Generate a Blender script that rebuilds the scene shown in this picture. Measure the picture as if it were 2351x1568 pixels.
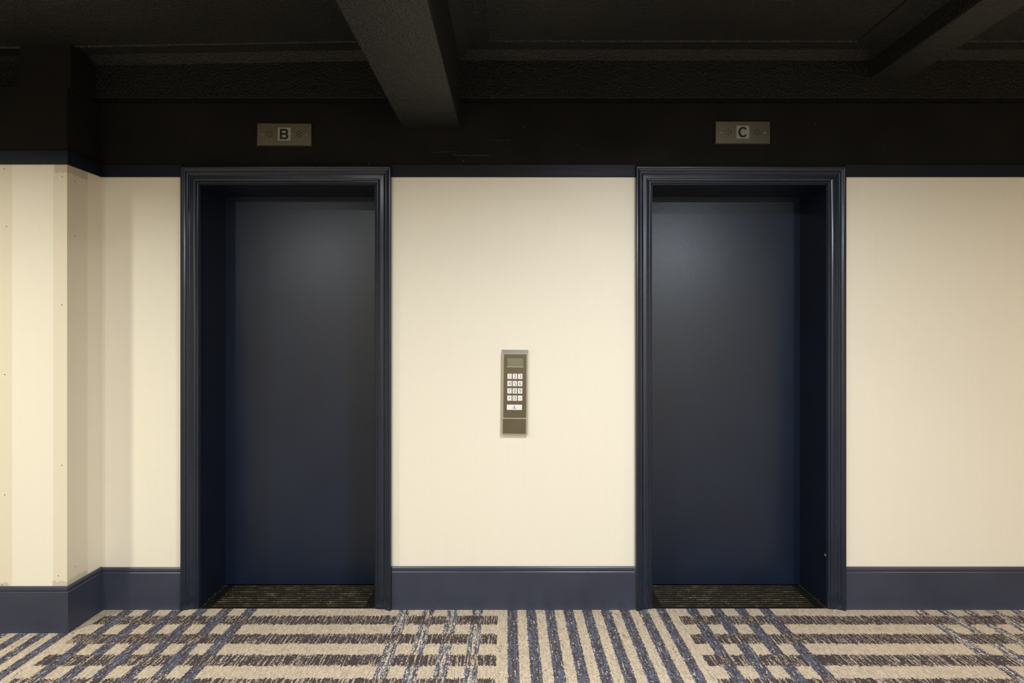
import bpy, bmesh, math, random
from mathutils import Vector, Matrix

for o in list(bpy.data.objects):
    bpy.data.objects.remove(o)
SC = bpy.context.scene
COL = SC.collection

# ---------------------------------------------------------------- camera
PX = 0.0022                      # metres per photo pixel on the lift wall (y = 0)
VX, VY = 1165.0, 765.0           # where the depth lines meet
CAMD, CAMH = 3.10, 1.39
cam_d = bpy.data.cameras.new('camera')
cam = bpy.data.objects.new('camera', cam_d)
COL.objects.link(cam)
cam.location = (0, -CAMD, CAMH)
cam.rotation_euler = (math.radians(90), 0, 0)
cam_d.sensor_width = 36.0
cam_d.sensor_fit = 'HORIZONTAL'
cam_d.lens = 36.0 * CAMD / (2351 * PX)
cam_d.shift_x = (1175.5 - VX) / 2351
cam_d.shift_y = -(784 - VY) / 2351
cam_d.clip_start = 0.02
SC.camera = cam

# ---------------------------------------------------------------- world, exposure
w = bpy.data.worlds.new('world')
SC.world = w
w.use_nodes = True
w.node_tree.nodes['Background'].inputs['Color'].default_value = (0.5, 0.45, 0.36, 1)
w.node_tree.nodes['Background'].inputs['Strength'].default_value = 0.02
SC.view_settings.view_transform = 'Standard'
SC.view_settings.look = 'None'
SC.view_settings.exposure = -0.1
SC.view_settings.gamma = 1.0
SC.view_settings.use_curve_mapping = False

# recessed ceiling lamps: x, y, watts, colour
LAMPS = [
    (0.75, -1.85, 58, (0.97, 1.0, 1.03)),
    (-3.05, -1.75, 50, (1.0, 0.99, 0.87)),
    (-1.15, -2.30, 32, (0.98, 1.0, 1.0)),
    (2.15, -4.40, 130, (0.90, 1.0, 1.12)),
    (-2.4, -4.40, 74, (0.97, 1.0, 1.0)),
    (4.10, -2.10, 28, (1.0, 0.68, 0.30)),  # unseen fill, added to warm and lift the right wall
]
LAMP_SPREAD = [math.radians(a) for a in (156, 150, 156, 180, 180, 156)]

# ---------------------------------------------------------------- helpers
def srgb(r, g, b):
    def f(c):
        c /= 255.0
        return c / 12.92 if c <= 0.04045 else ((c + 0.055) / 1.055) ** 2.4
    return (f(r), f(g), f(b), 1.0)

def wx(x, s=0.0):
    return (x - VX) * PX * (1 - s / CAMD)

def wz(y, s=0.0):
    return CAMH + (VY - y) * PX * (1 - s / CAMD)

class E:
    """tiny expression wrapper over Math nodes"""
    def __init__(s, t, sock):
        s.t, s.k = t, sock
    def op(s, o, *a, clamp=False):
        n = s.t.nodes.new('ShaderNodeMath')
        n.operation = o
        n.use_clamp = clamp
        for i, v in enumerate((s,) + a):
            if isinstance(v, E):
                s.t.links.new(v.k, n.inputs[i])
            else:
                n.inputs[i].default_value = v
        return E(s.t, n.outputs[0])
    def __add__(s, o): return s.op('ADD', o)
    def __sub__(s, o): return s.op('SUBTRACT', o)
    def __mul__(s, o): return s.op('MULTIPLY', o)
    def __truediv__(s, o): return s.op('DIVIDE', o)
    def gt(s, o): return s.op('GREATER_THAN', o)
    def lt(s, o): return s.op('LESS_THAN', o)
    def mod(s, o): return s.op('FLOORED_MODULO', o)
    def floor(s): return s.op('FLOOR')
    def abs(s): return s.op('ABSOLUTE')
    def mx(s, o): return s.op('MAXIMUM', o)
    def mn(s, o): return s.op('MINIMUM', o)
    def inv(s): return s.op('MULTIPLY_ADD', -1.0, 1.0)
    def between(s, a, b): return s.gt(a) * s.lt(b)
    def ramp(s, a, b):
        n = s.t.nodes.new('ShaderNodeMapRange')
        s.t.links.new(s.k, n.inputs[0])
        n.inputs[1].default_value = a
        n.inputs[2].default_value = b
        return E(s.t, n.outputs[0])

def new_mat(name):
    m = bpy.data.materials.new(name)
    m.use_nodes = True
    t = m.node_tree
    return m, t, t.nodes['Principled BSDF']

def xyz(t):
    g = t.nodes.new('ShaderNodeNewGeometry')
    sp = t.nodes.new('ShaderNodeSeparateXYZ')
    t.links.new(g.outputs['Position'], sp.inputs[0])
    return E(t, sp.outputs[0]), E(t, sp.outputs[1]), E(t, sp.outputs[2])

def vec(t, x, y, z):
    c = t.nodes.new('ShaderNodeCombineXYZ')
    for i, v in enumerate((x, y, z)):
        if isinstance(v, E):
            t.links.new(v.k, c.inputs[i])
        else:
            c.inputs[i].default_value = v
    return c.outputs[0]

def noise(t, v, scale=1.0, detail=2.0, rough=0.5):
    n = t.nodes.new('ShaderNodeTexNoise')
    t.links.new(v, n.inputs['Vector'])
    n.inputs['Scale'].default_value = scale
    n.inputs['Detail'].default_value = detail
    n.inputs['Roughness'].default_value = rough
    return E(t, n.outputs[0])

def white(t, v):
    n = t.nodes.new('ShaderNodeTexWhiteNoise')
    n.noise_dimensions = '3D'
    t.links.new(v, n.inputs['Vector'])
    return E(t, n.outputs['Value'])

def mixc(t, f, a, b):
    n = t.nodes.new('ShaderNodeMix')
    n.data_type = 'RGBA'
    if isinstance(f, E):
        t.links.new(f.k, n.inputs[0])
    else:
        n.inputs[0].default_value = f
    for i, v in ((6, a), (7, b)):
        if isinstance(v, tuple):
            n.inputs[i].default_value = v
        else:
            t.links.new(v, n.inputs[i])
    return n.outputs[2]

def bump(t, b, h, strength=0.3, dist=0.01):
    n = t.nodes.new('ShaderNodeBump')
    n.inputs['Strength'].default_value = strength
    n.inputs['Distance'].default_value = dist
    t.links.new(h.k, n.inputs['Height'])
    t.links.new(n.outputs[0], b.inputs['Normal'])

def setin(b, rough=None, metal=None, spec=None, coat=None):
    if rough is not None:
        if isinstance(rough, E):
            b.id_data.links.new(rough.k, b.inputs['Roughness'])
        else:
            b.inputs['Roughness'].default_value = rough
    if metal is not None:
        b.inputs['Metallic'].default_value = metal
    if spec is not None:
        b.inputs['Specular IOR Level'].default_value = spec
    if coat is not None:
        b.inputs['Coat Weight'].default_value = coat

def basecol(t, b, c):
    if isinstance(c, tuple):
        b.inputs['Base Color'].default_value = c
    else:
        t.links.new(c, b.inputs['Base Color'])

# ---------------------------------------------------------------- materials
M = {}

def m_plain(key, col, rough=0.5, metal=0.0, spec=0.5, var=0.0):
    m, t, b = new_mat(key)
    if var:
        x, y, z = xyz(t)
        n = noise(t, vec(t, x, y, z), 60, 3)
        c2 = tuple(max(0, v * (1 - var)) for v in col[:3]) + (1,)
        basecol(t, b, mixc(t, n.ramp(0.3, 0.7), col, c2))
    else:
        basecol(t, b, col)
    setin(b, rough, metal, spec)
    M[key] = m

def m_wallpaper():
    m, t, b = new_mat('cream_wallpaper')
    x, y, z = xyz(t)
    h = x + y
    rib = noise(t, vec(t, h * 420.0, 0.0, z * 2.0), 1.0, 2)
    rib2 = noise(t, vec(t, h * 90.0, 3.0, z * 0.7), 1.0, 2)
    weave = noise(t, vec(t, h * 300.0, 7.0, z * 160.0), 1.0, 1)
    f = rib * 0.45 + rib2 * 0.35 + weave * 0.2
    c = mixc(t, f.ramp(0.3, 0.7), srgb(236, 228, 209), srgb(239, 231, 213))
    # pilaster: paler pasted strip, grey filler patches at its corners, nail holes
    onp = y.lt(-0.1) * x.lt(-1.9)
    xp = x
    strip = xp.between(wx(28, .24), wx(122, .24)) * onp
    c = mixc(t, strip.inv() * onp * 0.35, c, srgb(206, 192, 158))
    jag = (noise(t, vec(t, h * 45.0, 1.0, z * 45.0), 1.0, 1) - 0.5) * 0.03
    zz = z + jag
    pat = (zz.between(wz(396, .24), wz(375, .24)) * x.gt(wx(126, .24))).mx(
        zz.between(wz(1352, .24), wz(1334, .24)) * x.gt(wx(120, .24))).mx(
        zz.between(wz(1352, .24), wz(1338, .24)) * x.lt(wx(20, .24))) * onp
    c = mixc(t, pat * 0.4, c, srgb(160, 148, 130))
    basecol(t, b, c)
    setin(b, 0.48, 0, 0.4)
    bump(t, b, f, 0.15, 0.002)
    M['wallpaper'] = m

def m_blackwall():
    m, t, b = new_mat('black_wall_paint')
    x, y, z = xyz(t)
    n = noise(t, vec(t, x, y, z), 3.0, 3)
    c = mixc(t, n.ramp(0.35, 0.65), srgb(24, 23, 22), srgb(31, 30, 29))
    # scuffs between the two doors
    lw = (noise(t, vec(t, x * 9.0, 0.0, 0.0), 1.0, 2) - 0.5) * 0.02
    def scuff(x0, x1, yy, wd):
        e = (z - lw - wz(yy)).abs().lt(wd)
        br = noise(t, vec(t, x * 60.0, z * 700.0, yy), 1.0, 2).gt(0.46)
        return e * x.between(wx(x0), wx(x1)) * br
    s = scuff(1040, 1124, 357, 0.0011).mx(scuff(985, 1055, 349, 0.0006)).mx(scuff(1120, 1172, 322, 0.0006))
    dots = noise(t, vec(t, x, y, z), 75.0, 0).gt(0.865)
    c = mixc(t, s.mx(dots) * 0.75, c, srgb(112, 107, 92))
    basecol(t, b, c)
    setin(b, 0.8, 0, 0.12)
    M['blackwall'] = m

def m_plaster(key, c1, c2, rgh, spc):
    m, t, b = new_mat('black_textured_' + key)
    x, y, z = xyz(t)
    v = vec(t, x, y, z)
    n1 = noise(t, v, 105, 3, 0.55)
    n2 = noise(t, v, 26, 2, 0.5)
    big = noise(t, v, 1.7, 2)
    h = n1 * 0.7 + n2 * 0.25
    c = mixc(t, big.ramp(0.35, 0.65), c1, c2)
    basecol(t, b, c)
    setin(b, rgh, 0, spc)
    bump(t, b, h, 0.9, 0.012)
    M[key] = m

def m_navy(key, col, rough, streak, axis='z', spec=0.5, bs=0.25, chips=True):
    m, t, b = new_mat(key)
    x, y, z = xyz(t)
    if axis == 'z':
        v = vec(t, x * 160.0, y * 160.0, z * 3.0)
    elif axis == 'x':
        v = vec(t, x * 3.0, y * 160.0, z * 160.0)
    else:
        v = vec(t, x * 220.0, y * 220.0, z * 220.0)
    n = noise(t, v, 1.0, 3)
    big = noise(t, vec(t, x, y, z), 4.0, 3)
    col2 = tuple(c * 0.78 for c in col[:3]) + (1,)
    c = mixc(t, big.ramp(0.3, 0.7), col, col2)
    if chips:
        low = (noise(t, vec(t, x, y, z), 95.0, 1) + (z.op('MULTIPLY_ADD', -2.2, 0.2)).mx(0.0)).gt(0.86)
        c = mixc(t, low * 0.7, c, srgb(120, 118, 110))
    basecol(t, b, c)
    setin(b, (n * streak + (rough - streak * 0.5)), 0, spec)
    bump(t, b, n, bs, 0.002)
    M[key] = m

def m_metal(key, col, rough, axis='x', scale=500.0):
    m, t, b = new_mat(key)
    x, y, z = xyz(t)
    v = vec(t, x * (6.0 if axis == 'x' else scale), 0.0, z * (scale if axis == 'x' else 6.0))
    n = noise(t, v, 1.0, 2)
    c2 = tuple(c * 0.92 for c in col[:3]) + (1,)
    basecol(t, b, mixc(t, n.ramp(0.3, 0.7), col, c2))
    setin(b, n * 0.05 + rough, 1.0)
    M[key] = m

def m_sill(key, dark, light, amt, rough):
    m, t, b = new_mat(key)
    x, y, z = xyz(t)
    v = vec(t, x, y, z)
    n = noise(t, vec(t, x * 14.0, y * 50.0, 0.0), 1.0, 4, 0.65)
    n2 = noise(t, v, 160, 3, 0.7)
    f = (n * 0.6 + n2 * 0.4).ramp(0.62 - amt, 0.78 - amt)
    c = mixc(t, f, dark, light)
    crumbs = noise(t, v, 130, 0).gt(0.80)
    c = mixc(t, crumbs * 0.8, c, srgb(170, 150, 110))
    basecol(t, b, c)
    setin(b, rough, 0.35, 0.4)
    bump(t, b, n2, 0.5, 0.002)
    M[key] = m

def m_carpet():
    m, t, b = new_mat('striped_carpet')
    x, y, z = xyz(t)
    u0 = x / PX                     # wall pixels from the vanishing column
    s0 = y * -1.0                   # metres out from the wall
    # yarn grid
    wob = noise(t, vec(t, u0 * 0.4, s0 * 190.0, 4.0), 1.0, 1) - 0.5
    cu = ((u0 + wob * 3.5) / 2.6).floor()
    cs = ((s0 + wob * 0.009) / 0.005).floor()
    r1 = white(t, vec(t, cu, cs, 1.0))
    rcol = white(t, vec(t, cu, 0.0, 5.0))
    ed = noise(t, vec(t, u0 * 0.35, s0 * 60.0, 0.0), 1.0, 2)
    u = u0 + (ed - 0.5) * 7.0 + (r1 - 0.5) * 2.0
    s = s0 + (rcol - 0.5) * 0.014 + (r1 - 0.5) * 0.006
    PER = 1285.0
    k = (u + 903.0).mod(PER)        # 0..881 checked, 881..1285 striped
    tile = ((u + 903.0) / PER).floor()
    chk = k.lt(881.0)
    # weft bands
    ph = (s - 0.081).mod(0.1825)
    bi = ((s - 0.081) / 0.1825).floor()
    band = ph.lt(0.088) * chk
    par = bi.mod(2.0)               # 0,1
    # warp stripes of the checked fields: solid blue at the left, broken at the right
    even = tile.mod(2.0)            # -1 -> 1 (left field) , 0 -> 0 ; left field tile is 0
    nL = even * -2.0 + 6.0          # left field 6 solid, right field 4 solid
    kk = (k - 40.0 + 28.0) / 55.5
    ix = kk.floor()
    fx = (kk - ix - 0.5).abs() * 55.5
    solid = fx.lt(12.5) * ix.gt(-0.5) * ix.lt(nL - 0.5) * chk
    st2 = even * -114.0 + 669.0     # where the broken group starts
    st2b = (k - st2 + 28.0) / 55.3
    jx = st2b.floor()
    fj = (st2b - jx - 0.5).abs() * 55.3
    n2 = even * 2.0 + 4.0
    brk = fj.lt(12.5) * jx.gt(-0.5) * jx.lt(n2 - 0.5) * chk
    over1 = (ix + par + even).mod(2.0).lt(0.5)      # over and under by turns
    over2 = (jx + par + even).mod(2.0).lt(0.5)
    # striped field
    q = (k - 881.0 - 33.0 + 21.25) / 42.5
    qi = q.floor()
    fq = (q - qi - 0.5).abs() * 42.5
    strp = fq.lt(11.0) * chk.inv() * qi.gt(-0.5) * qi.lt(8.5)
    # yarn noises, long along the warp
    long1 = noise(t, vec(t, u0 * 0.23, s0 * 9.0, 2.0), 1.0, 3, 0.6)
    long2 = noise(t, vec(t, u0 * 0.32, s0 * 16.0, 8.0), 1.0, 2, 0.6)
    thin = noise(t, vec(t, u0 * 0.36, s0 * 7.0, 15.0), 1.0, 2, 0.6)
    BE1, BE2 = srgb(214, 197, 174), srgb(176, 159, 137)
    CH, BL = srgb(76, 67, 69), srgb(98, 103, 120)
    base = mixc(t, (long2 * 0.7 + r1 * 0.3).ramp(0.36, 0.64), BE1, BE2)
    # faint blue flecks in the beige of the striped field
    fleck = chk.inv() * (long1 + (r1 - 0.5) * 0.3).gt(0.70)
    base = mixc(t, fleck * 0.8, base, BL)
    bandc = mixc(t, (thin + (r1 - 0.5) * 0.22).gt(0.585), CH, base)
    col = mixc(t, band, base, bandc)
    blueness = (long1 + (r1 - 0.5) * 0.3)
    bluec = mixc(t, blueness.gt(0.5), CH, BL)
    bluec = mixc(t, (long2 + (r1 - 0.5) * 0.3).gt(0.70), bluec, BE1)
    inb = band.inv()
    vis1 = solid * (inb.mx(over1))
    col = mixc(t, vis1, col, bluec)
    rail = (fj - 7.5).abs().lt(4.5)
    brkm = brk * (inb.mx(over2)) 
    brkb = mixc(t, (blueness + 0.02).gt(0.52), CH, BL)
    brkc = mixc(t, (rail * 0.16 + long2 + (r1 - 0.5) * 0.4).gt(0.55), base, brkb)
    col = mixc(t, brkm, col, brkc)
    col = mixc(t, strp, col, bluec)
    basecol(t, b, col)
    setin(b, 0.95, 0, 0.1)
    hgt = r1 * 0.5 + long2 * 0.6 + noise(t, vec(t, x, y, z), 260, 2) * 0.5
    bump(t, b, hgt, 0.7, 0.006)
    M['carpet'] = m

m_wallpaper(); m_blackwall(); m_carpet()
m_plaster('plaster', srgb(32, 32, 31), srgb(37, 37, 36), 0.42, 0.5)
m_plaster('edge_plaster', srgb(17, 17, 17), srgb(21, 21, 21), 0.5, 0.3)
NAVY = srgb(25, 34, 51)
m_navy('navy_gloss_v', NAVY, 0.24, 0.20, 'z', 0.6, 0.16)
m_navy('navy_gloss_h', NAVY, 0.24, 0.20, 'x', 0.6, 0.16, chips=False)
m_navy('navy_door', srgb(23, 34, 54), 0.30, 0.06, 'n', 0.5, 0.08, chips=False)
m_navy('navy_jamb', srgb(18, 25, 43), 0.45, 0.10, 'n', 0.4, 0.10)
m_navy('navy_band', srgb(20, 27, 40), 0.5, 0.1, 'x', 0.25, 0.15, chips=False)
m_navy('vinyl_base', srgb(60, 64, 80), 0.34, 0.08, 'n', 0.4, 0.05, chips=False)
m_metal('steel', srgb(158, 149, 130), 0.24, 'x')
m_metal('bronze', srgb(128, 118, 100), 0.36, 'x')
m_metal('alu', srgb(196, 192, 182), 0.38, 'z')
m_sill('sill_dark', srgb(30, 26, 20), srgb(78, 70, 54), 0.05, 0.5)
m_sill('sill_ridge', srgb(58, 50, 34), srgb(136, 126, 98), 0.12, 0.4)
m_plain('black', srgb(12, 12, 12), 0.5)
m_plain('hole', srgb(6, 6, 6), 0.9, spec=0.1)
m_plain('letter_black', srgb(10, 10, 11), 0.4)
m_plain('letter_plate', srgb(150, 156, 150), 0.35, var=0.08)
m_plain('key_white', srgb(238, 236, 230), 0.35, var=0.03)
m_plain('key_ink', srgb(50, 50, 50), 0.6)
m_plain('lcd', srgb(128, 126, 102), 0.25)
m_plain('screw', srgb(200, 196, 180), 0.25, 1.0)
m_plain('caulk', srgb(190, 178, 150), 0.7, var=0.3)
m_plain('trim_white', srgb(220, 215, 205), 0.5)
m_plain('wall_cream', srgb(226, 212, 182), 0.6)
def m_emit():
    m, t, b = new_mat('lamp_lens')
    b.inputs['Base Color'].default_value = (0.9, 0.9, 0.9, 1)
    b.inputs['Emission Color'].default_value = (1, 0.9, 0.75, 1)
    b.inputs['Emission Strength'].default_value = 3.0
    M['lens'] = m
m_emit()

# ---------------------------------------------------------------- mesh helpers
def link(name, me, mats, parent=None, loc=(0, 0, 0)):
    o = bpy.data.objects.new(name, me)
    COL.objects.link(o)
    o.location = loc
    if parent is not None:
        o.parent = parent
    if not isinstance(mats, (list, tuple)):
        mats = [mats]
    if len(me.materials) == 0:
        for k in mats:
            me.materials.append(M[k])
    return o

def bm_mesh(bm, name):
    bmesh.ops.recalc_face_normals(bm, faces=bm.faces)
    me = bpy.data.meshes.new(name)
    bm.to_mesh(me)
    bm.free()
    return me

def box(bm, x0, x1, y0, y1, z0, z1, mi=0, bev=0.0):
    r = bmesh.ops.create_cube(bm, size=1.0)
    vs = r['verts']
    for v in vs:
        v.co = Vector((x0 if v.co.x < 0 else x1, y0 if v.co.y < 0 else y1, z0 if v.co.z < 0 else z1))
    fs = set(f for v in vs for f in v.link_faces)
    for f in fs:
        f.material_index = mi
    if bev:
        es = list(set(e for v in vs for e in v.link_edges))
        bmesh.ops.bevel(bm, geom=es, offset=bev, segments=2, affect='EDGES', profile=0.5)

def box_obj(name, b, mats, parent=None, bev=0.0, loc=(0, 0, 0)):
    bm = bmesh.new()
    box(bm, *b, bev=bev)
    return link(name, bm_mesh(bm, name), mats, parent, loc)

def prism(name, pts, axis, a0, a1, mats, parent=None, smooth=False, cut0=None, cut1=None):
    """extrude a closed 2-D profile; axis 'x': pts are (y,z); axis 'y': pts are (x,z).
    cut0/cut1: function of a profile point giving the end coordinate (for mitres)"""
    bm = bmesh.new()
    def mk(p, a):
        return (a, p[0], p[1]) if axis == 'x' else ((p[0], a, p[1]) if axis == 'y' else (p[0], p[1], a))
    A = [bm.verts.new(mk(p, cut0(p) if cut0 else a0)) for p in pts]
    B = [bm.verts.new(mk(p, cut1(p) if cut1 else a1)) for p in pts]
    n = len(pts)
    for i in range(n):
        f = bm.faces.new((A[i], A[(i + 1) % n], B[(i + 1) % n], B[i]))
        f.smooth = smooth
    bm.faces.new(A)
    bm.faces.new(list(reversed(B)))
    return link(name, bm_mesh(bm, name), mats, parent)

def empty(name, loc):
    o = bpy.data.objects.new(name, None)
    o.empty_display_size = 0.05
    COL.objects.link(o)
    o.location = loc
    return o

def tag(o, label, cat, kind=None, group=None):
    o['label'] = label
    o['category'] = cat
    if kind:
        o['kind'] = kind
    if group:
        o['group'] = group
    return o

def cyl_mesh(name, r, h, seg=16, r2=None, axis='y'):
    """disc with thickness, front toward -y, base at y = 0"""
    bm = bmesh.new()
    bmesh.ops.create_cone(bm, cap_ends=True, segments=seg, radius1=r, radius2=r if r2 is None else r2, depth=h)
    if axis == 'y':
        bmesh.ops.rotate(bm, verts=bm.verts, matrix=Matrix.Rotation(math.radians(90), 3, 'X'))
        bmesh.ops.translate(bm, verts=bm.verts, vec=(0, -h / 2, 0))
    return bm_mesh(bm, name)

# ---------------------------------------------------------------- room shell
RX0, RX1 = -5.2, 5.2             # hall ends
RY = -5.6                        # wall behind the camera
ZC = 2.760                       # ceiling
ZBAND0, ZBAND1 = wz(407), wz(378)
DB = (wx(458), wx(862))          # opening of lift B
DC = (wx(1495.5), wx(1899))      # opening of lift C
DTOP = 2.143
WT = 0.36                        # wall thickness
REC = 0.28                       # door recess
CW = 0.083                       # casing width

floor = box_obj('floor', (RX0, RX1, RY, 0.0, -0.05, 0.0), 'carpet')
tag(floor, 'beige carpet with charcoal and slate blue woven stripes and checks', 'carpet', 'structure')

bm = bmesh.new()
segs = [(RX0, DB[0]), (DB[1], DC[0]), (DC[1], RX1)]
for a, b_ in segs:
    box(bm, a, b_, 0, WT, -0.05, ZBAND0 + 0.02, 0)
for a, b_ in segs:
    box(bm, a, b_, 0, WT, ZBAND0 + 0.02, 2.95, 1)
for a, b_ in (DB, DC):
    box(bm, a, b_, 0, WT, DTOP, 2.95, 1)
wall = link('wall_back', bm_mesh(bm, 'wall_back'), ['wallpaper', 'blackwall'])
tag(wall, 'cream wallpapered wall, black above, holding the two lift doorways', 'wall', 'structure')

# pilaster at the left
PS = 0.24
PX1 = -2.052
bm = bmesh.new()
box(bm, -3.25, PX1, -PS, -0.0005, 0, wz(352, PS), 0)
box(bm, -3.25, PX1, -PS, -0.0005, wz(352, PS), 2.538, 1)
box(bm, wx(45, PS), wx(163, PS), -PS, -0.075, 2.538, 2.80, 1)
pil = link('wall_pilaster', bm_mesh(bm, 'wall_pilaster'), ['wallpaper', 'blackwall'])
tag(pil, 'cream papered pilaster with patched corners and black head at the left', 'wall', 'structure')
# small nail holes in the pilaster
nh = cyl_mesh('nail_hole', 0.0022, 0.0006, 8)
for (hx, hy) in ((10, 388), (143, 406), (142, 700), (11, 860), (142, 1068), (11, 1136), (134, 1322), (5, 1343), (15, 520)):
    link('nail_hole', nh, 'hole', pil, (wx(hx, PS), -PS, wz(hy, PS)))
sh = cyl_mesh('nail_hole_side', 0.0022, 0.0006, 8)
for (d, hy) in ((0.05, 410), (0.05, 538), (0.055, 1311)):
    o = link('nail_hole', sh, 'hole', pil, (PX1, -PS + d, wz(hy, PS)))
    o.rotation_euler = (0, 0, math.radians(90))

for nm, bx_, lab in (('wall_left', (RX0 - 0.1, RX0, RY, 0.0, 0, 2.95), 'plain cream end wall of the hall, left of the pilaster'),
                     ('wall_right', (RX1, RX1 + 0.1, RY, 0.0, 0, 2.95), 'plain cream end wall of the hall at the far right'),
                     ('wall_front', (RX0, RX1, RY - 0.1, RY, 0, 2.95), 'plain cream wall facing the lifts')):
    tag(box_obj(nm, bx_, 'wall_cream'), lab, 'wall', 'structure')

# ---------------------------------------------------------------- ceiling with beams
SB = 0.0745                      # how far the edge beam stands out from the wall
B1 = (-0.528, -0.2376)           # middle beam at the wall
B1F = (-0.56, -0.285)            # middle beam at the far end
B2 = (1.790, 1.985)
ceil = box_obj('ceiling', (RX0, RX1, RY, WT, ZC + 0.004, ZC + 0.19), 'plaster')
tag(ceil, 'black textured plaster ceiling crossed by painted beams', 'ceiling', 'structure')

def left_drop(x):
    """the left bay sags towards the pilaster"""
    if x > -0.6:
        return 0.0
    return -0.030 * min(1.0, (-0.6 - x) / 1.7)

def poly_obj(name, verts, faces, mats, parent, smooth=False):
    me = bpy.data.meshes.new(name)
    me.from_pydata(verts, [], faces)
    bm = bmesh.new(); bm.from_mesh(me)
    bmesh.ops.recalc_face_normals(bm, faces=bm.faces)
    bm.to_mesh(me); bm.free()
    return link(name, me, mats, parent)

# edge beam along the lift wall
box_obj('edge_beam', (RX0, RX1, -SB, 0.0, wz(238), ZC + 0.02), 'edge_plaster', ceil, 0.004)
# middle beam
def beam(name, xa, xb, xfa, xfb, y0, z0):
    v = []
    for (ya, l, r) in ((y0, xa, xb), (RY + 0.001, xfa, xfb)):
        v += [(l, ya, z0), (r, ya, z0), (r, ya, ZC + 0.02), (l, ya, ZC + 0.02)]
    f = [(0, 1, 2, 3), (4, 5, 6, 7), (0, 1, 5, 4), (1, 2, 6, 5), (2, 3, 7, 6), (3, 0, 4, 7)]
    o = poly_obj(name, v, f, 'plaster', ceil)
    md = o.modifiers.new('bevel', 'BEVEL'); md.width = 0.007; md.segments = 2
    return o
beam('beam', B1[0], B1[1], B1F[0], B1F[1], 0.0, wz(297))
beam('beam', B2[0], B2[1], B2[0] - 0.02, B2[1] - 0.06, -0.06, 2.642)

# cornice ring and raised panel of each bay
def bay(xa, xb, xfa, xfb):
    ya, yb = -SB, RY
    def ring(d):
        return [(xa + d, ya - d), (xb - d, ya - d), (xfb - d, yb + d), (xfa + d, yb + d)]
    prof = [(0.0, -0.026), (0.052, 0.0), (0.056, 0.002), (0.140, 0.002), (0.141, -0.005), (0.148, -0.006), (0.150, 0.003)]
    loops = [ring(d) for d, _ in prof]
    # split the long front edge so the sag reads as a gentle slope
    verts, faces = [], []
    NS = 8
    rows = []
    for (d, dz), lp in zip(prof, loops):
        row = []
        for e in range(4):
            p, q = lp[e], lp[(e + 1) % 4]
            for k in range(NS):
                f = k / NS
                x_, y_ = p[0] + (q[0] - p[0]) * f, p[1] + (q[1] - p[1]) * f
                row.append(len(verts)); verts.append((x_, y_, ZC + dz + left_drop(x_)))
        rows.append(row)
    n = len(rows[0])
    for i in range(len(rows) - 1):
        for k in range(n):
            faces.append((rows[i][k], rows[i][(k + 1) % n], rows[i + 1][(k + 1) % n], rows[i + 1][k]))
    poly_obj('cornice', verts, faces, 'plaster', ceil)
    # panel
    lp = ring(0.149)
    pv, pf = [], []
    NX, NY = 10, 6
    for j in range(NY + 1):
        g = j / NY
        for i in range(NX + 1):
            f = i / NX
            l = lp[0][0] + (lp[3][0] - lp[0][0]) * g
            r = lp[1][0] + (lp[2][0] - lp[1][0]) * g
            x_ = l + (r - l) * f
            y_ = lp[0][1] + (lp[3][1] - lp[0][1]) * g
            pv.append((x_, y_, ZC + 0.002 + left_drop(x_)))
    for j in range(NY):
        for i in range(NX):
            a = j * (NX + 1) + i
            pf.append((a, a + 1, a + NX + 2, a + NX + 1))
    poly_obj('ceiling_panel', pv, pf, 'plaster', ceil)
bay(RX0, B1[0], RX0, B1F[0])
bay(B1[1], B2[0], B1F[1], B2[0] - 0.02)
bay(B2[1], RX1, B2[1] - 0.06, RX1)

# ---------------------------------------------------------------- dark blue picture band
TH = 0.008
CO = CW + 0.0005
def band(name, x0, x1, lab):
    o = prism(name, [(-TH + 0.003, ZBAND0), (0.001, ZBAND0), (0.001, ZBAND1), (-TH + 0.002, ZBAND1), (-TH, ZBAND1 - 0.003), (-TH, ZBAND0 + 0.004)],
              'x', x0, x1, 'navy_band')
    return tag(o, lab, 'wall trim', 'structure')
band('trim_1', PX1 + TH, DB[0] - CO, 'short dark blue picture band between pilaster and lift B')
band('trim_2', DB[1] + CO, DC[0] - CO, 'dark blue picture band over cream wall between the lifts')
band('trim_3', DC[1] + CO, RX1, 'dark blue picture band over cream wall right of lift C')
ZP0, ZP1 = wz(378, PS), wz(346, PS)
t4 = empty('trim_4', (PX1, -PS, ZP0))
tag(t4, 'dark blue picture band wrapping the pilaster', 'wall trim', 'structure')
box_obj('front_band', (-1.2, TH, -TH, 0.0, 0, ZP1 - ZP0), 'navy_band', t4, 0.0015)
vv = []
for (yy, za, zb) in ((0.0, 0.0, ZP1 - ZP0), (PS, ZBAND0 - ZP0, ZBAND1 - ZP0)):
    vv += [(0, yy, za), (TH, yy, za), (TH, yy, zb), (0, yy, zb)]
poly_obj('side_band', vv, [(0, 1, 2, 3), (4, 5, 6, 7), (0, 1, 5, 4), (1, 2, 6, 5), (2, 3, 7, 6), (3, 0, 4, 7)], 'navy_band', t4)

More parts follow.
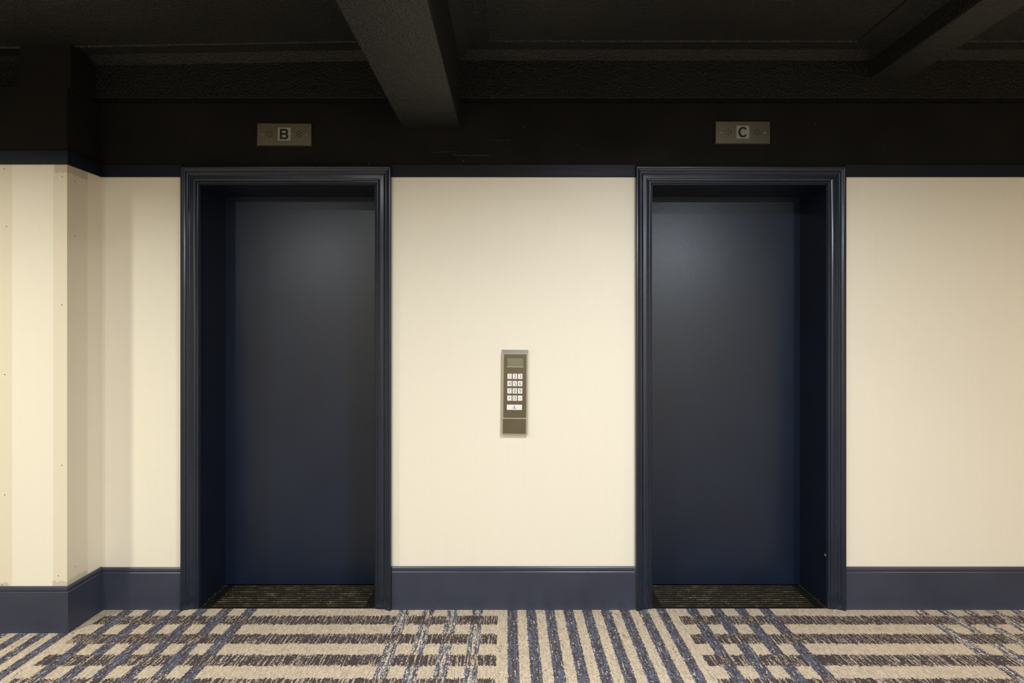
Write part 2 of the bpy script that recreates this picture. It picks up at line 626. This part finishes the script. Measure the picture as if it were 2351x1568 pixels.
# ---------------------------------------------------------------- baseboards
BH = 0.210
BT = 0.014
def base_prof(h=BH):
    return [(0, 0), (-BT - 0.003, 0), (-BT - 0.001, 0.012), (-BT, 0.03), (-BT, h - 0.026), (-BT + 0.0025, h - 0.0225), (-BT + 0.0065, h - 0.0215),
            (-BT + 0.0065, h - 0.018), (-BT + 0.003, h - 0.016), (-BT + 0.004, h - 0.006), (-BT + 0.008, h), (0, h)]
def baseb(name, x0, x1, lab, h=BH, c0=None):
    o = prism(name, base_prof(h), 'x', x0, x1, 'vinyl_base', None, False, c0)
    return tag(o, lab, 'baseboard', 'structure')
baseb('baseboard_left', PX1, DB[0] - CW - 0.001, 'slate blue baseboard between pilaster and lift B', 0.209, lambda p: PX1 - p[0])
baseb('baseboard_center', DB[1] + CW + 0.001, DC[0] - CW - 0.004, 'slate blue baseboard under the keypad wall', 0.214)
baseb('baseboard_right', DC[1] + CW + 0.006, RX1, 'slate blue baseboard right of lift C', 0.212)
# pilaster: front and return, mitred at the outer corner
o = prism('baseboard_pilaster', [(p[0] - PS, p[1]) for p in base_prof(0.212)], 'x', -3.25, PX1, 'vinyl_base', None, False, None,
          lambda p: PX1 - (p[0] + PS))
tag(o, 'slate blue baseboard across the pilaster front', 'baseboard', 'structure')
o = prism('baseboard_pilaster_return', [(PX1 - p[0], p[1]) for p in base_prof(0.212)], 'y', -PS, 0.0, 'vinyl_base', None, False,
          lambda p: -PS - (p[0] - PX1), lambda p: -(p[0] - PX1))
tag(o, 'slate blue baseboard on the narrow side of the pilaster', 'baseboard', 'structure')

# ---------------------------------------------------------------- lift doorways
# casing profile: (distance from the opening, projection from the wall)
CPROF = [(0.0, -0.004), (0.0, 0.004), (0.002, 0.0075), (0.006, 0.009), (0.009, 0.0085), (0.0105, 0.0065), (0.013, 0.0065), (0.015, 0.0095),
         (0.019, 0.0115), (0.024, 0.0125), (0.0265, 0.0105), (0.043, 0.0105), (0.0455, 0.0125), (0.050, 0.0165), (0.055, 0.0185),
         (0.0585, 0.0185), (0.060, 0.0215), (0.0645, 0.0245), (0.069, 0.0255), (0.0705, 0.0275), (0.074, 0.0290), (0.080, 0.0292),
         (0.0825, 0.0270), (0.083, 0.0240), (0.083, -0.004)]

def casing(name, kind, x0, x1, ztop, parent, mat):
    bm = bmesh.new()
    A, B = [], []
    for (d, p) in CPROF:
        if kind == 'L':
            a, b_ = (x0 - d, -p, 0.0), (x0 - d, -p, ztop + d)
        elif kind == 'R':
            a, b_ = (x1 + d, -p, 0.0), (x1 + d, -p, ztop + d)
        else:
            a, b_ = (x0 - d, -p, ztop + d), (x1 + d, -p, ztop + d)
        A.append(bm.verts.new(a)); B.append(bm.verts.new(b_))
    n = len(A)
    for i in range(n):
        bm.faces.new((A[i], A[(i + 1) % n], B[(i + 1) % n], B[i]))
    bm.faces.new(A); bm.faces.new(list(reversed(B)))
    o = link(name, bm_mesh(bm, name), mat, parent)
    return o

def lift(n, X, lab, seam):
    x0, x1 = X
    wdt = x1 - x0
    root = empty('door_%d' % n, (x0, 0, 0))
    tag(root, lab, 'elevator door', 'structure')
    a, b_ = 0.0, wdt
    casing('casing_side', 'L', a, b_, DTOP, root, 'navy_gloss_v')
    casing('casing_side', 'R', a, b_, DTOP, root, 'navy_gloss_v')
    casing('casing_head', 'T', a, b_, DTOP, root, 'navy_gloss_h')
    # reveal linings, proud of the wall core
    J = 0.004
    box_obj('jamb', (a - 0.0005, a + J, 0.0, REC, 0.0, DTOP), 'navy_jamb', root)
    box_obj('jamb', (b_ - J, b_ + 0.0005, 0.0, REC, 0.0, DTOP), 'navy_jamb', root)
    box_obj('head_lining', (a, b_, 0.0, REC, DTOP - J, DTOP), 'navy_jamb', root)
    # bead of paint in the corners where jamb meets head
    for xx in (a + J, b_ - J):
        box_obj('corner_bead', (xx - 0.0025, xx + 0.0025, 0.004, REC, DTOP - J - 0.0025, DTOP - J + 0.001), 'navy_gloss_h', root, 0.001)
    # sliding panel, with an added lip at its top imitating the head's shadow line
    pnl = box_obj('door_panel', (a - 0.02, b_ + 0.02, REC, REC + 0.035, 0.008, DTOP + 0.02), 'navy_door', root)
    box_obj('door_stop', (a + J, b_ - J, REC - 0.010, REC, DTOP - J - 0.024, DTOP - J), 'navy_door', root, 0.001)
    if seam:
        # joint of the lower lining and its chips on the right jamb
        box_obj('lining_joint', (b_ - J - 0.0012, b_ - J, 0.004, REC - 0.004, 0.268, 0.2705), 'navy_gloss_h', root)
        box_obj('paint_chip', (b_ - J - 0.0015, b_ - J, 0.006, 0.014, 0.262, 0.272), 'caulk', root)
        box_obj('paint_chip', (b_ - J - 0.0015, b_ - J, 0.262, 0.276, 0.266, 0.276), 'navy_gloss_h', root)
    # grooved sill
    sill = box_obj('sill', (a, b_, -0.002, REC + 0.02, -0.02, 0.0015), 'sill_dark', root)
    nr = 11
    rm = None
    for i in range(nr):
        y_ = 0.022 + i * (REC - 0.035) / (nr - 1)
        if rm is None:
            bm = bmesh.new()
            box(bm, 0.055, wdt - 0.055, -0.0034, 0.0034, 0.0, 0.004, 0, 0.0012)
            rm = bm_mesh(bm, 'ridge')
        link('ridge', rm, 'sill_ridge', sill, (0, y_, 0.001))
    for xx in (a + J, b_ - J - 0.006):
        box_obj('edge_strip', (xx, xx + 0.006, 0.0, REC, 0.001, 0.004), 'sill_ridge', sill)
    return root
lift(1, DB, 'navy elevator doorway under the B plate with glossy moulded casing', False)
lift(2, DC, 'navy elevator doorway under the C plate with glossy moulded casing', True)

# pale caulk line beside the casing of lift C
o = box_obj('trim_5', (DC[1] + CW, DC[1] + CW + 0.005, -0.012, 0.0, 0.0, 0.212), 'caulk')
tag(o, 'thin pale gap line between lift C casing and right baseboard', 'caulk line', 'structure')

# ---------------------------------------------------------------- lettered plates
def curve_mesh(name, splines, depth):
    """filled flat letter in x/z from closed poly outlines (holes by nesting)"""
    cu = bpy.data.curves.new(name, 'CURVE')
    cu.dimensions = '2D'
    cu.fill_mode = 'BOTH'
    cu.extrude = depth / 2
    for pts in splines:
        sp = cu.splines.new('POLY')
        sp.points.add(len(pts) - 1)
        for i, p in enumerate(pts):
            sp.points[i].co = (p[0], p[1], 0, 1)
        sp.use_cyclic_u = True
    o = bpy.data.objects.new(name, cu)
    COL.objects.link(o)
    bpy.context.view_layer.update()
    me = bpy.data.meshes.new_from_object(o.evaluated_get(bpy.context.evaluated_depsgraph_get()))
    bpy.data.objects.remove(o)
    me.materials.clear()
    me.transform(Matrix.Rotation(math.radians(90), 4, 'X'))
    me.name = name
    return me

def arc(cx, cy, rx, ry, a0, a1, n=14):
    return [(cx + rx * math.cos(math.radians(a0 + (a1 - a0) * i / n)), cy + ry * math.sin(math.radians(a0 + (a1 - a0) * i / n))) for i in range(n + 1)]

def letter_B():
    H = 0.052; W = 0.043
    o = [(0, 0)] + arc(W - 0.0150, 0.0145, 0.0150, 0.0145, -90, 52) + arc(W - 0.0163, H - 0.0130, 0.0142, 0.0130, -40, 90) + [(0, H)]
    h1 = [(0.0105, 0.0088)] + arc(W - 0.0168, 0.0155, 0.0066, 0.0067, -90, 90) + [(0.0105, 0.0222)]
    h2 = [(0.0105, 0.0312)] + arc(W - 0.0178, 0.0372, 0.0060, 0.0060, -90, 90) + [(0.0105, 0.0432)]
    sp = [[(x - W / 2, z - H / 2) for x, z in s] for s in (o, h1, h2)]
    return curve_mesh('letter_b', sp, 0.0006)

def letter_C():
    R, rx = 0.0265, 0.0235
    out = arc(0, 0, rx, R, 34, 326, 40)
    inn = arc(0.0008, 0, rx - 0.0102, R - 0.0088, 322, 38, 40)
    return curve_mesh('letter_c', [out + inn], 0.0006)

hole_me = cyl_mesh('speaker_hole', 0.0026, 0.0006, 12)
screw_me = cyl_mesh('screw', 0.0042, 0.0012, 14, 0.0026)
def plate(cx, cy, lm, lab):
    root = empty('floor_indicator_plate', (wx(cx), 0, wz(cy)))
    tag(root, lab, 'elevator sign')
    W, H, T = 0.282, 0.117, 0.011
    bm = bmesh.new()
    b0 = [(-W / 2, 0, -H / 2), (W / 2, 0, -H / 2), (W / 2, 0, H / 2), (-W / 2, 0, H / 2)]
    e = 0.005
    b1 = [(p[0], -T * 0.45, p[2]) for p in b0]
    b2 = [(p[0] - math.copysign(e, p[0]), -T, p[2] - math.copysign(e, p[2])) for p in b0]
    L = [[bm.verts.new(p) for p in r] for r in (b0, b1, b2)]
    for i in range(2):
        for k in range(4):
            bm.faces.new((L[i][k], L[i][(k + 1) % 4], L[i + 1][(k + 1) % 4], L[i + 1][k]))
    bm.faces.new(L[2]); bm.faces.new(L[0])
    link('plate', bm_mesh(bm, 'plate'), 'steel', root)
    win = box_obj('letter_panel', (-0.0325, 0.0325, -T - 0.0006, -T + 0.002, -0.0325, 0.0325), 'letter_plate', root)
    link('letter', lm, 'letter_black', win, (0, -T - 0.0009, 0))
    for sx in (-1, 1):
        for (dx, dz) in ((0, 0), (0, 6.1), (0, -6.1), (5.3, 3.05), (-5.3, 3.05), (5.3, -3.05), (-5.3, -3.05)):
            link('speaker_hole', hole_me, 'hole', root, ((sx * 33.3 + dx) * PX, -T + 0.0002, dz * PX))
        link('screw', screw_me, 'screw', root, (sx * 50 * PX, -T + 0.0002, 0))
    return root
p1 = plate(654.3, 309.5, letter_B(), 'brushed steel plate marked B over the left lift')
p1.rotation_euler = (0, math.radians(0.45), 0)
p2 = plate(1703.7, 305, letter_C(), 'brushed steel plate marked C over the right lift')

# ---------------------------------------------------------------- keypad
def text_mesh(s, size, off=0.0):
    cu = bpy.data.curves.new('glyph', 'FONT')
    cu.body = s
    cu.size = size
    cu.align_x = 'CENTER'
    cu.align_y = 'CENTER'
    cu.extrude = 0.0002
    cu.offset = off
    cu.resolution_u = 4
    o = bpy.data.objects.new('glyph', cu)
    COL.objects.link(o)
    bpy.context.view_layer.update()
    me = bpy.data.meshes.new_from_object(o.evaluated_get(bpy.context.evaluated_depsgraph_get()))
    bpy.data.objects.remove(o)
    me.materials.clear()
    xs = [v.co.x for v in me.vertices]; ys = [v.co.y for v in me.vertices]
    me.transform(Matrix.Translation((-(min(xs) + max(xs)) / 2, -(min(ys) + max(ys)) / 2, 0)))
    me.transform(Matrix.Rotation(math.radians(90), 4, 'X'))
    return me

K = PX / 6.533                   # crop pixels of the keypad close-up
KT = 0.024
def kx(c): return (c - 407) * K
def kz(c): return (778 - c) * K
kp = empty('keypad', (wx(1182.0), 0, wz(899.5)))
kp.rotation_euler = (0, math.radians(0.5), 0)
tag(kp, 'slim brushed metal elevator keypad with white number keys on cream wall', 'keypad')
# housing: shell with sloped top
bm = bmesh.new()
hw, hh = 0.0655, 0.2125
f0 = [(-hw, 0, -hh), (hw, 0, -hh), (hw, 0, hh), (-hw, 0, hh)]
f1 = [(-hw, -KT * 0.8, -hh), (hw, -KT * 0.8, -hh), (hw, -KT * 0.55, hh), (-hw, -KT * 0.55, hh)]
f2 = [(-hw + 0.003, -KT, -hh + 0.003), (hw - 0.003, -KT, -hh + 0.003), (hw - 0.003, -KT, hh - 0.017), (-hw + 0.003, -KT, hh - 0.017)]
L = [[bm.verts.new(p) for p in r] for r in (f0, f1, f2)]
for i in range(2):
    for k in range(4):
        bm.faces.new((L[i][k], L[i][(k + 1) % 4], L[i + 1][(k + 1) % 4], L[i + 1][k]))
bm.faces.new(L[2]); bm.faces.new(L[0])
link('housing', bm_mesh(bm, 'housing'), 'alu', kp)
def kbox(name, x0, x1, y0, y1, d0, d1, mat, parent=kp, bev=0.0):
    return box_obj(name, (kx(x0), kx(x1), -KT - d1, -KT - d0, kz(y1), kz(y0)), mat, parent, bev)
fp = kbox('face_plate', 238, 576, 212, 1158, -0.001, 0.001, 'bronze')
kbox('divider', 224, 590, 1160, 1173, -0.001, 0.0022, 'alu', kp, 0.0004)
lp = kbox('speaker_panel', 232, 574, 1176, 1394, -0.001, 0.001, 'bronze')
ds = kbox('display', 290, 530, 264, 396, -0.001, 0.0013, 'lcd')
for nm, r in (('display_frame', (283, 537, 257, 264)), ('display_frame', (283, 537, 396, 406)), ('display_frame', (283, 290, 264, 396)), ('display_frame', (530, 537, 264, 396))):
    kbox(nm, r[0], r[1], r[2], r[3], 0.0005, 0.003, 'alu' if r[2] == 396 else 'bronze', ds)
keys = ['1', '2', '3', '4', '5', '6', '7', '8', '9', '*', '0', '-']
bm = bmesh.new()
box(bm, -33 * K, 33 * K, -0.0035, 0.001, -39 * K, 39 * K, 0, 0.0008)
key_me = bm_mesh(bm, 'key')
for i, ch in enumerate(keys):
    r, c = divmod(i, 3)
    ko = link('key', key_me, 'key_white', kp, (kx((326, 405, 484)[c]), -KT - 0.001, kz((541, 648, 757, 865)[r])))
    if ch == '-':
        bm = bmesh.new(); box(bm, -13 * K, 13 * K, -0.0002, 0.0002, -3 * K, 3 * K); gm = bm_mesh(bm, 'dash')
    elif ch == '*':
        st = []
        for a in range(10):
            rr = 13 * K if a % 2 == 0 else 5.5 * K
            st.append((rr * math.sin(math.pi * a / 5), rr * math.cos(math.pi * a / 5)))
        gm = curve_mesh('star', [st], 0.0004)
    else:
        gm = text_mesh(ch, 80 * K, -0.00045)
    link('key_symbol', gm, 'key_ink', ko, (0, -0.0037, 0))
ak = kbox('access_key', 289, 515, 962, 1040, -0.001, 0.0045, 'key_white', kp, 0.0008)
# wheelchair symbol from thick strokes
def stroke(pts, wd):
    out = []
    for (ax, az), (bx_, bz) in zip(pts[:-1], pts[1:]):
        d = Vector((bx_ - ax, bz - az)); n = Vector((-d.y, d.x)).normalized() * wd / 2; e = d.normalized() * wd * 0.2
        out.append([(ax + n.x - e.x, az + n.y - e.y), (bx_ + n.x + e.x, bz + n.y + e.y), (bx_ - n.x + e.x, bz - n.y + e.y), (ax - n.x - e.x, az - n.y - e.y)])
    return out
def strokes_mesh(name, lines, wd, discs=()):
    bm = bmesh.new()
    def face(pts):
        f = [bm.verts.new((p[0], 0, p[1])) for p in pts]
        bm.faces.new(f)
    for ln in lines:
        for q in stroke(ln, wd):
            face(q)
    for (x_, z_, r_) in discs:
        face([(x_ + r_ * math.cos(a * math.pi / 6), z_ + r_ * math.sin(a * math.pi / 6)) for a in range(12)])
    r = bmesh.ops.extrude_face_region(bm, geom=bm.faces[:])
    bmesh.ops.translate(bm, verts=[v for v in r['geom'] if isinstance(v, bmesh.types.BMVert)], vec=(0, -0.0003, 0))
    return bm_mesh(bm, name)
q = K
wheel = [(p[0], p[1]) for p in arc(-4 * q, -9 * q, 15 * q, 15 * q, 115, 350, 14)]
sym = strokes_mesh('wheelchair_symbol', [wheel, [(-3 * q, 17 * q), (-1 * q, -3 * q), (11 * q, -3 * q), (17 * q, -21 * q), (22 * q, -19 * q)], [(-2 * q, 8 * q), (10 * q, 8 * q)]], 4.5 * q, [(-3 * q, 23 * q, 5 * q)])
link('wheelchair_symbol', sym, 'key_ink', ak, (kx(401), -KT - 0.0046, kz(1001)))
dot_me = cyl_mesh('braille_dot', 0.0010, 0.0006, 8)
for (dx, dy) in ((468, 991), (455, 1008), (482, 1008)):
    link('braille_dot', dot_me, 'alu', ak, (kx(dx), -KT - 0.0045, kz(dy)))
sd = cyl_mesh('speaker_dot', 0.0009, 0.0006, 8)
for r in range(2):
    for c in range(7):
        link('speaker_hole', sd, 'alu', lp, (kx(306 + c * 31.5), -KT - 0.001, kz(1228 + 32 * r)))

# ---------------------------------------------------------------- recessed ceiling lamps
def ring_mesh(ro, ri, h):
    bm = bmesh.new()
    n = 40
    prof = [(ri, 0.0), (ri, -h * 0.6), (ri + 0.006, -h), (ro - 0.004, -h), (ro, -h * 0.5), (ro, 0.0)]
    rows = [[bm.verts.new((r * math.cos(2 * math.pi * k / n), r * math.sin(2 * math.pi * k / n), z)) for k in range(n)] for r, z in prof]
    for i in range(len(rows)):
        A, B = rows[i], rows[(i + 1) % len(rows)]
        for k in range(n):
            bm.faces.new((A[k], A[(k + 1) % n], B[(k + 1) % n], B[k]))
    return bm_mesh(bm, 'lamp_ring')
ring_me = ring_mesh(0.115, 0.092, 0.014)
lens_me = cyl_mesh('lamp_lens', 0.092, 0.004, 32, axis='z')
drum_me = cyl_mesh('lamp_drum', 0.110, 0.168, 32, axis='z')
lamp_labels = ['round ceiling lamp between the beams in front of lift C', 'round ceiling lamp in front of the pilaster',
               'round ceiling lamp in front of lift B', 'round ceiling lamp near the facing wall, right of the middle beam',
               'round ceiling lamp near the facing wall, left of the middle beam',
               'round warm ceiling lamp near the right end of the hall']
for (lx, ly, wt, cl), lab, sprd in zip(LAMPS, lamp_labels, LAMP_SPREAD):
    zc = ZC + left_drop(lx) + 0.002
    drop = 0.17 if ly < -4 else 0.0          # the two rear lamps are surface drums
    r = empty('ceiling_lamp', (lx, ly, zc))
    tag(r, lab, 'ceiling lamp', None, 'round lamps in the ceiling')
    link('lamp_ring', ring_me, 'trim_white', r, (0, 0, -drop))
    link('lamp_lens', lens_me, 'lens', r, (0, 0, -0.003 - drop))
    if drop:
        link('lamp_drum', drum_me, 'trim_white', r, (0, 0, -drop / 2))
    ld = bpy.data.lights.new('lamp_light', 'AREA')
    ld.shape = 'DISK'
    ld.size = 0.17
    ld.spread = sprd
    ld.energy = wt
    ld.color = cl
    lo = bpy.data.objects.new('lamp_light', ld)
    COL.objects.link(lo)
    lo.parent = r
    lo.location = (0, 0, -0.020 - drop)
